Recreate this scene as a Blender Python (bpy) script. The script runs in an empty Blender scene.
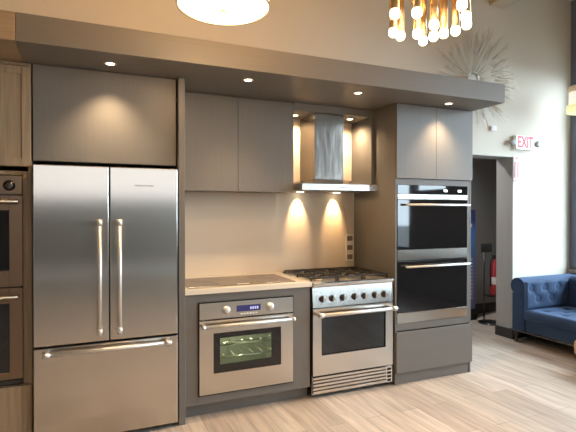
import bpy, bmesh, math, random
from mathutils import Vector, Matrix
random.seed(7)
PI = math.pi
sc = bpy.context.scene
COL = sc.collection

# ------------------------------------------------------------------ camera
cam_d = bpy.data.cameras.new('camera'); cam = bpy.data.objects.new('camera', cam_d); COL.objects.link(cam)
cam_d.sensor_width = 36.0; cam_d.lens = 470.0 / 576.0 * 36.0; cam_d.clip_start = 0.05; cam_d.clip_end = 200
cam.location = (0, 0, 1.536)
cam.rotation_euler = (PI / 2 - 0.0081, 0, -0.4112)
sc.camera = cam

# ------------------------------------------------------------------ world, daylight, exposure
SKY = 15.0
w = bpy.data.worlds.new('sky'); sc.world = w; w.use_nodes = True
bg = w.node_tree.nodes['Background']
bg.inputs[0].default_value = (0.74, 0.88, 1.0, 1); bg.inputs[1].default_value = SKY
sc.view_settings.view_transform = 'Standard'; sc.view_settings.look = 'None'
sc.view_settings.gamma = 1; sc.view_settings.use_curve_mapping = False
sc.view_settings.exposure = 0.30
sc.cycles.use_denoising = True
sc.cycles.sample_clamp_indirect = 6.0
sc.cycles.max_bounces = 8; sc.cycles.diffuse_bounces = 5; sc.cycles.glossy_bounces = 4
sc.cycles.caustics_reflective = False; sc.cycles.caustics_refractive = False
WARM = (1.0, 0.62, 0.30)
WARM2 = (1.0, 0.50, 0.11)

def portal(name, loc, rot, sx, sy):
    l = bpy.data.lights.new(name, 'AREA'); l.shape = 'RECTANGLE'; l.size = sx; l.size_y = sy
    l.cycles.is_portal = True
    o = bpy.data.objects.new(name, l); COL.objects.link(o); o.location = loc; o.rotation_euler = rot

ZC = 4.25                      # ceiling height
YB = 4.12                      # kitchen wall
XR = 5.78                      # window wall
YF = -5.2
XL = -3.6
portal('window_daylight', (XR + .1, 2.665, 2.05), (0, PI / 2, 0), 2.5, 2.63)
portal('window_daylight', (XR + .1, -4.35, 1.15), (0, PI / 2, 0), 2.2, 1.3)
portal('window_daylight', (XR + .1, -1.02, 2.23), (0, PI / 2, 0), 2.86, .95)
portal('window_daylight', (XR + .1, -.03, 2.78), (0, PI / 2, 0), 1.76, .96)
portal('window_daylight', (.7, YF - .1, 2.42), (PI / 2, 0, 0), 7.6, 1.25)

# ------------------------------------------------------------------ materials
M = {}
def mat(name, col, rough=.5, metal=0.0, spec=None, emit=None, es=0.0, aniso=0.0, coat=0.0, bump=None, var=None, trans=0.0, alpha=1.0):
    """bump=(strength, (sx,sy,sz), dist) noise bump; var=(amount,(sx,sy,sz)) colour variation of the material itself"""
    m = bpy.data.materials.new(name); m.use_nodes = True; nt = m.node_tree; b = nt.nodes['Principled BSDF']
    c = (col[0], col[1], col[2], 1)
    b.inputs['Base Color'].default_value = c; b.inputs['Roughness'].default_value = rough; b.inputs['Metallic'].default_value = metal
    if spec is not None: b.inputs['Specular IOR Level'].default_value = spec
    if emit: b.inputs['Emission Color'].default_value = (*emit, 1); b.inputs['Emission Strength'].default_value = es
    if coat: b.inputs['Coat Weight'].default_value = coat; b.inputs['Coat Roughness'].default_value = .08
    if trans: b.inputs['Transmission Weight'].default_value = trans
    if alpha < 1: b.inputs['Alpha'].default_value = alpha
    tc = nt.nodes.new('ShaderNodeTexCoord')
    if aniso:
        b.inputs['Anisotropic'].default_value = aniso
        t = nt.nodes.new('ShaderNodeTangent'); t.direction_type = 'UV_MAP'; t.uv_map = 'UVMap'
        nt.links.new(t.outputs[0], b.inputs['Tangent'])
    def noise(scale, sc_=1.0, det=4):
        mp = nt.nodes.new('ShaderNodeMapping'); mp.inputs['Scale'].default_value = scale
        nt.links.new(tc.outputs['Object'], mp.inputs[0])
        n = nt.nodes.new('ShaderNodeTexNoise'); n.inputs['Scale'].default_value = sc_; n.inputs['Detail'].default_value = det
        nt.links.new(mp.outputs[0], n.inputs['Vector']); return n
    if bump:
        n = noise(bump[1]); bp = nt.nodes.new('ShaderNodeBump'); bp.inputs['Strength'].default_value = bump[0]; bp.inputs['Distance'].default_value = bump[2]
        nt.links.new(n.outputs[0], bp.inputs['Height']); nt.links.new(bp.outputs[0], b.inputs['Normal'])
    if var:
        n = noise(var[1]); r = nt.nodes.new('ShaderNodeMapRange'); r.inputs[1].default_value = .25; r.inputs[2].default_value = .75
        r.inputs[3].default_value = 1 - var[0]; r.inputs[4].default_value = 1 + var[0]
        nt.links.new(n.outputs[0], r.inputs[0])
        mx = nt.nodes.new('ShaderNodeVectorMath'); mx.operation = 'SCALE'; mx.inputs[0].default_value = col
        nt.links.new(r.outputs[0], mx.inputs['Scale']); nt.links.new(mx.outputs[0], b.inputs['Base Color'])
    M[name] = m; return m

mat('veneer', (.180, .166, .150), .42, spec=.45, bump=(.12, (3, 3, 160), .002), var=(.05, (2.5, 2.5, 120)))
mat('veneer_up', (.170, .158, .143), .40, spec=.45, bump=(.10, (160, 160, 3), .002), var=(.05, (110, 110, 2.5)))
mat('oak_veneer', (.33, .25, .165), .5, spec=.4, bump=(.18, (90, 90, 4), .003), var=(.22, (70, 70, 3)))
mat('oak_band', (.33, .25, .17), .5, spec=.4, bump=(.18, (4, 90, 90), .003), var=(.2, (3, 70, 70)))
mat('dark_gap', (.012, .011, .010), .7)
mat('steel', (.64, .62, .59), .20, 1.0, aniso=.92)
mat('steel_front', (.57, .545, .51), .20, 1.0, aniso=.95)
mat('steel_hood', (.40, .365, .33), .20, 1.0, aniso=.4, bump=(.25, (7, 7, 2.2), .02))
mat('polished', (.76, .745, .72), .40, .85)
mat('satin_white', (.78, .79, .79), .45, .35)
mat('bronze_steel', (.23, .165, .115), .34, .8)
mat('bronze_handle', (.28, .21, .14), .3, 1.0)
mat('black_glass', (.010, .011, .013), .04, spec=.6)
mat('cooktop_glass', (.15, .11, .085), .24, spec=.9)
mat('black_enamel', (.018, .018, .019), .22, spec=.6)
mat('cast_iron', (.022, .020, .019), .42, spec=.5)
mat('dark_steel', (.10, .095, .09), .3, 1.0)
mat('knob_black', (.05, .045, .04), .3, .6)
mat('brass', (.50, .35, .19), .36, 1.0)
mat('champagne', (.62, .57, .48), .32, 1.0)
mat('counter', (.78, .70, .58), .22, spec=.5, var=(.03, (9, 9, 9)))
mat('backsplash', (.80, .68, .53), .30, spec=.45, var=(.03, (2, 2, 2)))
mat('wall_paint', (.665, .62, .54), .8, var=(.015, (1.5, 1.5, 1.5)))
mat('white_paint', (.80, .80, .79), .7)
mat('ceiling_paint', (.62, .58, .52), .85)
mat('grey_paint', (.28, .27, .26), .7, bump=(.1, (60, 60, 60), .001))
mat('jamb_grey', (.40, .385, .37), .6, var=(.06, (60, 60, 2)))
mat('frame_blue', (.12, .15, .215), .45)
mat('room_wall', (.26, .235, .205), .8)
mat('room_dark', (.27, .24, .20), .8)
mat('sill_grey', (.30, .27, .24), .6)
mat('baseboard', (.035, .035, .036), .5)
mat('beam_paint', (.50, .43, .33), .7)
mat('velvet', (.030, .056, .112), .75, spec=.25, bump=(.2, (60, 60, 60), .002), var=(.12, (6, 6, 6)))
mat('velvet_btn', (.018, .045, .13), .7)
M['velvet'].node_tree.nodes['Principled BSDF'].inputs['Sheen Weight'].default_value = .35
M['velvet'].node_tree.nodes['Principled BSDF'].inputs['Sheen Tint'].default_value = (.35, .55, 1, 1)
mat('leg_wood', (.05, .035, .03), .4)
mat('table_wood', (.62, .40, .22), .45, var=(.15, (4, 40, 40)))
mat('white_plastic', (.82, .80, .76), .4)
mat('beige_plastic', (.92, .88, .78), .4)
mat('socket_brown', (.27, .18, .12), .4)
mat('cable', (.70, .52, .38), .5)
mat('red_sign', (.75, .02, .06), .5, emit=(.9, .03, .1), es=.25)
mat('red_paint', (.42, .03, .04), .35)
mat('red_print', (.70, .05, .09), .5)
mat('label_white', (.8, .78, .75), .5)
mat('rubber', (.015, .015, .015), .5)
mat('sign_dark', (.06, .07, .08), .4)
mat('logo_grey', (.16, .15, .15), .4)
mat('display', (.02, .02, .06), .15, emit=(.20, .17, .75), es=.10)
mat('lamp_grey', (.36, .36, .37), .5)
mat('display_digit', (.3, .3, .6), .3, emit=(.6, .65, 1.0), es=.5)
mat('panel_light', (.9, .95, 1), .3, emit=(.85, .95, 1.0), es=2.0)
mat('bulb', (1, .93, .8), .3, emit=(1.0, .86, .62), es=5.0)
mat('diffuser', (.95, .9, .8), .4, emit=(1.0, .90, .70), es=1.15)
mat('downlight_lens', (1, .9, .7), .3, emit=(1.0, .86, .60), es=8.0)
mat('trim_ring', (.75, .68, .56), .3)
mat('shade_white', (.85, .84, .80), .6, emit=(1.0, .95, .85), es=.5)
mat('shade_yellow', (.85, .85, .50), .5, emit=(.95, .95, .50), es=.5)
mat('shade_wood', (.70, .58, .42), .5, emit=(1.0, .85, .6), es=.08, var=(.1, (3, 3, 60)))
mat('oven_inside', (.36, .38, .30), .45, spec=.4)
mat('rack', (.75, .74, .66), .25, 1.0)
mat('paving', (.16, .16, .155), .9)
mat('twig', (.60, .54, .44), .4, .6)

def glass(name, tint, a=.12):
    m = bpy.data.materials.new(name); m.use_nodes = True; nt = m.node_tree; nt.nodes.clear()
    o = nt.nodes.new('ShaderNodeOutputMaterial'); mx = nt.nodes.new('ShaderNodeMixShader'); t = nt.nodes.new('ShaderNodeBsdfTransparent'); g = nt.nodes.new('ShaderNodeBsdfGlossy')
    f = nt.nodes.new('ShaderNodeFresnel'); f.inputs[0].default_value = 1.45
    t.inputs[0].default_value = (*tint, 1); g.inputs['Roughness'].default_value = .02
    ge = nt.nodes.new('ShaderNodeNewGeometry'); mu = nt.nodes.new('ShaderNodeMath'); mu.operation = 'SUBTRACT'; mu.use_clamp = True
    nt.links.new(f.outputs[0], mu.inputs[0]); nt.links.new(ge.outputs['Backfacing'], mu.inputs[1]); nt.links.new(mu.outputs[0], mx.inputs[0]); nt.links.new(t.outputs[0], mx.inputs[1]); nt.links.new(g.outputs[0], mx.inputs[2]); nt.links.new(mx.outputs[0], o.inputs[0])
    M[name] = m
glass('window_glass', (.96, .98, .98)); glass('shaded_glass', (.37, .335, .31)); glass('oven_glass', (.80, .84, .78)); glass('tinted_glass', (.03, .032, .036))

def floor_material():
    m = bpy.data.materials.new('floor_planks'); m.use_nodes = True; nt = m.node_tree; b = nt.nodes['Principled BSDF']
    tc = nt.nodes.new('ShaderNodeTexCoord'); mp = nt.nodes.new('ShaderNodeMapping')
    mp.inputs['Rotation'].default_value = (0, 0, PI / 2)
    nt.links.new(tc.outputs['Object'], mp.inputs[0])
    br = nt.nodes.new('ShaderNodeTexBrick'); br.offset = .37; br.inputs['Scale'].default_value = 1.0
    br.inputs['Brick Width'].default_value = 1.25; br.inputs['Row Height'].default_value = .16; br.inputs['Mortar Size'].default_value = .0022
    br.inputs['Mortar Smooth'].default_value = .3
    br.inputs['Color1'].default_value = (.64, .54, .455, 1); br.inputs['Color2'].default_value = (.47, .38, .31, 1); br.inputs['Mortar'].default_value = (.30, .23, .175, 1)
    nt.links.new(mp.outputs[0], br.inputs['Vector'])
    mp2 = nt.nodes.new('ShaderNodeMapping'); mp2.inputs['Scale'].default_value = (14, 1.3, 1); nt.links.new(tc.outputs['Object'], mp2.inputs[0])
    n = nt.nodes.new('ShaderNodeTexNoise'); n.inputs['Scale'].default_value = 1.6; n.inputs['Detail'].default_value = 7; n.inputs['Distortion'].default_value = .6
    nt.links.new(mp2.outputs[0], n.inputs['Vector'])
    r = nt.nodes.new('ShaderNodeMapRange'); r.inputs[1].default_value = .3; r.inputs[2].default_value = .7; r.inputs[3].default_value = .76; r.inputs[4].default_value = 1.16
    nt.links.new(n.outputs[0], r.inputs[0])
    v = nt.nodes.new('ShaderNodeVectorMath'); v.operation = 'SCALE'; nt.links.new(br.outputs[0], v.inputs[0]); nt.links.new(r.outputs[0], v.inputs['Scale'])
    nt.links.new(v.outputs[0], b.inputs['Base Color'])
    b.inputs['Roughness'].default_value = .42; b.inputs['Specular IOR Level'].default_value = .4
    bp = nt.nodes.new('ShaderNodeBump'); bp.inputs['Strength'].default_value = .15; bp.inputs['Distance'].default_value = .002
    nt.links.new(n.outputs[0], bp.inputs['Height']); nt.links.new(bp.outputs[0], b.inputs['Normal'])
    M['floor'] = m
floor_material()

def banner_material():
    m = bpy.data.materials.new('banner_print'); m.use_nodes = True; nt = m.node_tree; b = nt.nodes['Principled BSDF']
    tc = nt.nodes.new('ShaderNodeTexCoord'); sp = nt.nodes.new('ShaderNodeSeparateXYZ'); nt.links.new(tc.outputs['Object'], sp.inputs[0])
    mr = nt.nodes.new('ShaderNodeMapRange'); mr.inputs[1].default_value = .15; mr.inputs[2].default_value = 1.57; nt.links.new(sp.outputs[2], mr.inputs[0])
    cr = nt.nodes.new('ShaderNodeValToRGB'); nt.links.new(mr.outputs[0], cr.inputs[0]); e = cr.color_ramp.elements
    e[0].position = 0; e[0].color = (.16, .17, .34, 1); e[1].position = 1; e[1].color = (.05, .06, .20, 1)
    for p, c in ((.35, (.22, .24, .50, 1)), (.6, (.10, .26, .62, 1)), (.8, (.09, .22, .60, 1)), (.9, (.03, .05, .22, 1))):
        x = e.new(p); x.color = c
    nt.links.new(cr.outputs[0], b.inputs['Base Color']); b.inputs['Roughness'].default_value = .5; M['banner_print'] = m
banner_material()

# ------------------------------------------------------------------ mesh helpers
class MB:
    def __init__(s): s.bm = bmesh.new(); s.k = 0
    def mark(s, faces):
        for f in faces: f.material_index = s.k
    def slot(s, k): s.k = k; return s
    def box(s, x0, x1, y0, y1, z0, z1, bev=0.0, seg=1):
        r = bmesh.ops.create_cube(s.bm, size=1.0); vs = r['verts']
        for v in vs:
            v.co = Vector((x0 + (v.co.x + .5) * (x1 - x0), y0 + (v.co.y + .5) * (y1 - y0), z0 + (v.co.z + .5) * (z1 - z0)))
        fs = list({f for v in vs for f in v.link_faces}); s.mark(fs)
        if bev > 0:
            es = list({e for v in vs for e in v.link_edges})
            r = bmesh.ops.bevel(s.bm, geom=es, offset=bev, segments=seg, affect='EDGES', profile=.5); s.mark(r['faces'])
        return s
    def frame(s, x0, x1, z0, z1, y0, y1, l, r, b, t, bev=0.0):
        s.box(x0, x0 + l, y0, y1, z0, z1, bev); s.box(x1 - r, x1, y0, y1, z0, z1, bev)
        s.box(x0 + l, x1 - r, y0, y1, z0, z0 + b, bev); s.box(x0 + l, x1 - r, y0, y1, z1 - t, z1, bev); return s
    def cyl(s, p0, p1, r0, r1=None, n=20, cap=True):
        p0 = Vector(p0); p1 = Vector(p1); r1 = r0 if r1 is None else r1
        q = (p1 - p0).to_track_quat('Z', 'Y'); a = []; b = []
        for i in range(n):
            c, d = math.cos(2 * PI * i / n), math.sin(2 * PI * i / n)
            a.append(s.bm.verts.new(p0 + q @ Vector((c * r0, d * r0, 0)))); b.append(s.bm.verts.new(p1 + q @ Vector((c * r1, d * r1, 0))))
        fs = [s.bm.faces.new((a[i], a[(i + 1) % n], b[(i + 1) % n], b[i])) for i in range(n)]
        for f in fs: f.smooth = True
        if cap:
            fs.append(s.bm.faces.new(a[::-1])); fs.append(s.bm.faces.new(b))
        s.mark(fs); return s
    def lathe(s, prof, origin=(0, 0, 0), axis=(0, 0, 1), n=28):
        """prof: [(r, h)...]"""
        o = Vector(origin); q = Vector(axis).to_track_quat('Z', 'Y'); rings = []
        for r, h in prof:
            if r < 1e-5: rings.append([s.bm.verts.new(o + q @ Vector((0, 0, h)))])
            else: rings.append([s.bm.verts.new(o + q @ Vector((math.cos(2 * PI * i / n) * r, math.sin(2 * PI * i / n) * r, h))) for i in range(n)])
        fs = []
        for a, b in zip(rings, rings[1:]):
            for i in range(n):
                j = (i + 1) % n
                if len(a) == 1 and len(b) == 1: continue
                if len(a) == 1: fs.append(s.bm.faces.new((a[0], b[j], b[i])))
                elif len(b) == 1: fs.append(s.bm.faces.new((a[i], a[j], b[0])))
                else: fs.append(s.bm.faces.new((a[i], a[j], b[j], b[i])))
        for f in fs: f.smooth = True
        s.mark(fs); return s
    def tube(s, pts, r, n=10, caps=True):
        pts = [Vector(p) for p in pts]; rs = r if isinstance(r, (list, tuple)) else [r] * len(pts); rings = []; ref = None
        for i, p in enumerate(pts):
            d = (pts[min(i + 1, len(pts) - 1)] - pts[max(i - 1, 0)]).normalized()
            if ref is None: ref = d.orthogonal().normalized()
            ref = (ref - d * ref.dot(d)).normalized(); u = d.cross(ref)
            rings.append([s.bm.verts.new(p + rs[i] * (ref * math.cos(2 * PI * k / n) + u * math.sin(2 * PI * k / n))) for k in range(n)])
        fs = []
        for a, b in zip(rings, rings[1:]):
            for k in range(n): fs.append(s.bm.faces.new((a[k], a[(k + 1) % n], b[(k + 1) % n], b[k])))
        for f in fs: f.smooth = True
        if caps: fs.append(s.bm.faces.new(rings[0][::-1])); fs.append(s.bm.faces.new(rings[-1]))
        s.mark(fs); return s
    def prism(s, poly, a0, a1, axis='x', smooth=False):
        """poly in the two other axes (cyclic order), extruded a0..a1"""
        def P(u, v, a): return {'x': (a, u, v), 'y': (u, a, v), 'z': (u, v, a)}[axis]
        A = [s.bm.verts.new(P(u, v, a0)) for u, v in poly]; B = [s.bm.verts.new(P(u, v, a1)) for u, v in poly]; n = len(poly)
        fs = [s.bm.faces.new((A[i], A[(i + 1) % n], B[(i + 1) % n], B[i])) for i in range(n)]
        if smooth:
            for f in fs: f.smooth = True
        fs += [s.bm.faces.new(A[::-1]), s.bm.faces.new(B)]
        s.mark(fs); return s
    def hexa(s, lo, hi):
        """two quads (4 pts each) joined"""
        A = [s.bm.verts.new(p) for p in lo]; B = [s.bm.verts.new(p) for p in hi]
        fs = [s.bm.faces.new((A[i], A[(i + 1) % 4], B[(i + 1) % 4], B[i])) for i in range(4)] + [s.bm.faces.new(A[::-1]), s.bm.faces.new(B)]
        s.mark(fs); return s
    def pad(s, org, du, dv, n, W, H, T, pits, puff=.03, depth=.045, pr=.075, nu=40, nv=22, edge=.05):
        """tufted upholstered slab; pits = [(u,v)] in metres"""
        org, du, dv, n = map(Vector, (org, du, dv, n)); g = []; bk = []
        for j in range(nv + 1):
            row = []; rb = []
            for i in range(nu + 1):
                u = W * i / nu; v = H * j / nv
                e = min(u, W - u, v, H - v); h = 0 if e >= edge else -(edge - math.sqrt(max(0, edge * edge - (edge - e) ** 2))) * .7
                dmin = 9
                for (a, b) in pits:
                    d = math.hypot(u - a, v - b)
                    dmin = min(dmin, d)
                h -= depth * math.exp(-(dmin / (pr * .55)) ** 2) + puff * math.exp(-(dmin / (pr * 1.3)) ** 2)
                # creases between neighbouring pits
                for ii in range(len(pits)):
                    for jj in range(ii + 1, len(pits)):
                        a, b = pits[ii]; c, d2 = pits[jj]; L = math.hypot(c - a, d2 - b)
                        if L < .24 and abs(d2 - b) > .01:
                            t = ((u - a) * (c - a) + (v - b) * (d2 - b)) / (L * L)
                            if 0 < t < 1:
                                dd = abs((u - a) * (d2 - b) - (v - b) * (c - a)) / L
                                h -= .006 * math.exp(-(dd / .022) ** 2)
                row.append(s.bm.verts.new(org + du * u + dv * v + n * h)); rb.append(s.bm.verts.new(org + du * u + dv * v - n * T))
            g.append(row); bk.append(rb)
        fs = []
        for j in range(nv):
            for i in range(nu):
                fs.append(s.bm.faces.new((g[j][i], g[j][i + 1], g[j + 1][i + 1], g[j + 1][i])))
                fs.append(s.bm.faces.new((bk[j][i], bk[j + 1][i], bk[j + 1][i + 1], bk[j][i + 1])))
        for i in range(nu):
            fs.append(s.bm.faces.new((g[0][i], bk[0][i], bk[0][i + 1], g[0][i + 1]))); fs.append(s.bm.faces.new((g[nv][i], g[nv][i + 1], bk[nv][i + 1], bk[nv][i])))
        for j in range(nv):
            fs.append(s.bm.faces.new((g[j][0], g[j + 1][0], bk[j + 1][0], bk[j][0]))); fs.append(s.bm.faces.new((g[j][nu], bk[j][nu], bk[j + 1][nu], g[j + 1][nu])))
        for f in fs: f.smooth = True
        s.mark(fs); return s
    def build(s, name, mats, parent=None, smooth_angle=None):
        bm = s.bm; bmesh.ops.recalc_face_normals(bm, faces=bm.faces[:])
        uv = bm.loops.layers.uv.new('UVMap')
        for f in bm.faces:
            n = f.normal; ax, ay, az = abs(n.x), abs(n.y), abs(n.z)
            for l in f.loops:
                c = l.vert.co
                l[uv].uv = (c.x, c.z) if ay >= ax and ay >= az else ((c.y, c.z) if ax >= az else (c.x, c.y))
        me = bpy.data.meshes.new(name); bm.to_mesh(me); bm.free()
        if not isinstance(mats, (list, tuple)): mats = [mats]
        for q in mats: me.materials.append(M[q])
        o = bpy.data.objects.new(name, me); COL.objects.link(o)
        if parent: o.parent = parent
        return o

def tag(o, label=None, cat=None, group=None, kind=None):
    if label: o['label'] = label
    if cat: o['category'] = cat
    if group: o['group'] = group
    if kind: o['kind'] = kind
    return o
def thing(name, label, cat, loc=(0, 0, 0), group=None):
    o = bpy.data.objects.new(name, None); COL.objects.link(o); o.location = loc; o.empty_display_size = .1
    return tag(o, label, cat, group)
def struct(name, mb, m): return tag(mb.build(name, m), kind='structure')
def kids(o): return [c for c in COL.objects if c.parent == o]
def dup(root, loc, label, group=None):
    def cp(o, par):
        c = o.copy(); COL.objects.link(c); c.parent = par
        for k in kids(o): cp(k, c)
        return c
    r = cp(root, None); r.location = loc; r['label'] = label
    if group: r['group'] = group
    return r
def text_mesh(name, s, size, x, y, z, m, parent, sx=1.0, depth=.001, align='CENTER', rot=(PI / 2, 0, 0), bold=0.0):
    cu = bpy.data.curves.new(name, 'FONT'); cu.body = s; cu.size = size; cu.extrude = depth; cu.align_x = align; cu.align_y = 'CENTER'; cu.offset = bold
    t = bpy.data.objects.new(name, cu); COL.objects.link(t)
    bpy.context.view_layer.update()
    me = bpy.data.meshes.new_from_object(t.evaluated_get(bpy.context.evaluated_depsgraph_get()))
    bpy.data.objects.remove(t)
    R = Matrix.Translation((x, y, z)) @ Matrix.Rotation(rot[2], 4, 'Z') @ Matrix.Rotation(rot[0], 4, 'X') @ Matrix.Diagonal((sx, 1, 1, 1))
    me.transform(R); me.materials.clear(); me.materials.append(M[m])
    o = bpy.data.objects.new(name, me); COL.objects.link(o); o.parent = parent
    return o
def spot(name, loc, energy, angle, parent, col=WARM, blend=.6, tgt=(0, 0, -1), size=.02):
    l = bpy.data.lights.new(name, 'SPOT'); l.energy = energy; l.color = col; l.spot_size = math.radians(angle); l.spot_blend = blend; l.shadow_soft_size = size
    o = bpy.data.objects.new(name, l); COL.objects.link(o); o.location = loc
    o.rotation_euler = Vector(tgt).to_track_quat('-Z', 'Y').to_euler(); o.parent = parent; return o
def point(name, loc, energy, parent, col=WARM, size=.05):
    l = bpy.data.lights.new(name, 'POINT'); l.energy = energy; l.color = col; l.shadow_soft_size = size
    o = bpy.data.objects.new(name, l); COL.objects.link(o); o.location = loc; o.parent = parent; return o

# ------------------------------------------------------------------ room shell
struct('floor', MB().box(XL - .2, 7.2, YF - .2, 6.0, -.1, 0), 'floor')
struct('ceiling', MB().box(XL - .2, 7.2, YF - .2, 6.0, ZC, ZC + .15), 'ceiling_paint')
JX0, JX1, JZ = 3.44, 4.765, 2.205
b = MB(); b.box(XL - .2, JX0, YB, YB + .24, 0, ZC); b.box(JX0, JX1, YB, YB + .24, JZ, ZC); b.box(JX1, 6.9, YB, YB + .24, 0, ZC)
struct('wall_back', b, 'wall_paint')
# grey lining of the passage opening
b = MB(); b.box(JX1 - .006, JX1 - .0005, YB + .001, YB + .245, .12, JZ - .007); b.box(JX0, JX1 - .0005, YB + .001, YB + .245, JZ - .0065, JZ - .0005)
struct('trim_1', b, 'jamb_grey')
b = MB(); b.box(JX1 - .020, JX1 - .0005, YB - .012, YB + .25, .0, .12, .003); b.box(JX1, XR - .002, YB - .014, YB - .0005, 0, .12, .003)
struct('baseboard_back', b, 'baseboard')
# passage behind
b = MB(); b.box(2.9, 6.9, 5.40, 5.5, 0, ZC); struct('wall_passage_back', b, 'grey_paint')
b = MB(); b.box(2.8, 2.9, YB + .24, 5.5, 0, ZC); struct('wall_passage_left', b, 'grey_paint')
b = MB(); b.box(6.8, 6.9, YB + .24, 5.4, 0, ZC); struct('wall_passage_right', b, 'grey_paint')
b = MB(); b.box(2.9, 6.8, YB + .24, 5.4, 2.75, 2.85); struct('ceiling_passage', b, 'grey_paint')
b = MB(); b.box(2.9, 6.8, 5.385, 5.3995, 0, .14, .003); struct('baseboard_passage', b, 'baseboard')
# window wall on the right
W1 = (1.35, 3.98, .80, 3.30); W2 = (-5.0, -3.7, .05, 2.25); W4 = (-1.5, -.55, .80, 3.66); W5 = (-.5, .45, 1.90, 3.66)
b = MB(); b.box(XR, XR + .2, YF, W2[0], 0, ZC); b.box(XR, XR + .2, W2[1], W4[0], 0, ZC); b.box(XR, XR + .2, W4[1], W5[0], 0, ZC); b.box(XR, XR + .2, W5[1], W1[0], 0, ZC); b.box(XR, XR + .2, W1[1], YB, 0, ZC)
for q in (W1, W2, W4, W5): b.box(XR, XR + .2, q[0], q[1], 0, q[2]); b.box(XR, XR + .2, q[0], q[1], q[3], ZC)
struct('wall_right', b, 'room_wall')
struct('trim_4', MB().box(XR - .012, XR - .0005, 3.985, YB - .016, .81, ZC - .002, .002), 'frame_blue')
def window_x(n, y0, y1, z0, z1, ny, zt):
    f = MB(); X0, X1 = XR + .06, XR + .12
    f.box(X0, X1, y0, y0 + .05, z0, z1, .004); f.box(X0, X1, y1 - .05, y1, z0, z1, .004); f.box(X0, X1, y0 + .05, y1 - .05, z0, z0 + .05, .004); f.box(X0, X1, y0 + .05, y1 - .05, z1 - .05, z1, .004)
    for i in range(1, ny):
        y = y0 + (y1 - y0) * i / ny; f.box(X0, X1, y - .022, y + .022, z0 + .05, z1 - .05, .003)
    if zt: f.box(X0 + .006, X1 - .006, y0 + .05, y1 - .05, zt - .025, zt + .025, .003)
    o = tag(f.build('window_%d' % n, 'frame_blue'), kind='structure')
    MB().box(XR + .088, XR + .092, y0 + .05, y1 - .05, z0 + .05, z1 - .05).build('window_pane', 'window_glass', o)
window_x(1, *W1, 3, 2.75); window_x(2, *W2, 2, None); window_x(4, *W4, 1, 2.75); window_x(5, *W5, 1, None)
b = MB(); b.box(XR - .05, XR + .06, W1[0] - .05, YB - .003, W1[2] - .045, W1[2] + .001, .004); struct('trim_2', b, 'sill_grey')
# wall behind the camera, with a long high window
W3 = (-3.1, 4.5, 1.80, 3.05)
b = MB(); b.box(XL - .2, W3[0], YF - .2, YF, 0, ZC); b.box(W3[1], XR + .2, YF - .2, YF, 0, ZC); b.box(W3[0], W3[1], YF - .2, YF, 0, W3[2]); b.box(W3[0], W3[1], YF - .2, YF, W3[3], ZC)
struct('wall_front', b, 'room_dark')
f = MB().frame(W3[0], W3[1], W3[2], W3[3], YF - .14, YF - .08, .06, .06, .06, .06, .004)
for i in range(1, 5): x = W3[0] + (W3[1] - W3[0]) * i / 5; f.box(x - .03, x + .03, YF - .14, YF - .08, W3[2] + .06, W3[3] - .06)
o = tag(f.build('window_3', 'frame_blue'), kind='structure')
MB().box(W3[0] + .06, W3[1] - .06, YF - .112, YF - .108, W3[2] + .06, W3[3] - .06).build('window_pane', 'shaded_glass', o)
struct('reflect_strip_front', MB().box(XL + .002, XR - .002, YF + .0005, YF + .02, 0, .26, .003), 'white_paint')  # unseen white strip, added to reflect as a bright band in the refrigerator doors
struct('wall_left', MB().box(XL - .2, XL, YF, YB, 0, ZC), 'room_dark')
tag(MB().box(-30, 40, -40, -5.45, -.3, -.11).box(7.3, 40, -5.45, 30, -.3, -.11).build('ground', 'paving'), kind='structure')
# ceiling beam seen at the top right
tag(MB().box(4.36, 4.60, 1.2, YB - .001, 3.955, ZC - .001, .006).build('trim_3', 'beam_paint'), kind='structure')

# ------------------------------------------------------------------ cabinets
ZT = 2.498
def carcass(b, x0, x1, y0, y1, z0, z1, t=.018, shelves=()):
    b.box(x0, x0 + t, y0, y1, z0, z1); b.box(x1 - t, x1, y0, y1, z0, z1); b.box(x0 + t, x1 - t, y1 - .008, y1, z0, z1)
    b.box(x0 + t, x1 - t, y0, y1 - .008, z0, z0 + t); b.box(x0 + t, x1 - t, y0, y1 - .008, z1 - t, z1)
    for z in shelves: b.box(x0 + t, x1 - t, y0 + .001, y1 - .008, z - t, z)
    return b
YW = YB - .003

# soffit canopy over the whole run
t = thing('cabinet_canopy', 'long grey veneer canopy running over the kitchen cabinets', 'canopy', (1.3, 3.5, 2.5))
CZ0, CZ1 = 2.5, 2.662
b = MB().box(-.345 - 1.3, 3.41 - 1.3, 3.04 - 3.5, YW - 3.5, 0, CZ1 - CZ0, .002); b.build('canopy_box', 'veneer', t)
b = MB().box(-1.6 - 1.3, -.347 - 1.3, 3.04 - 3.5, YW - 3.5, 0, CZ1 - CZ0, .002); tag(b.build('end_section', 'oak_band', t), 'lighter brown oak section')

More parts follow.
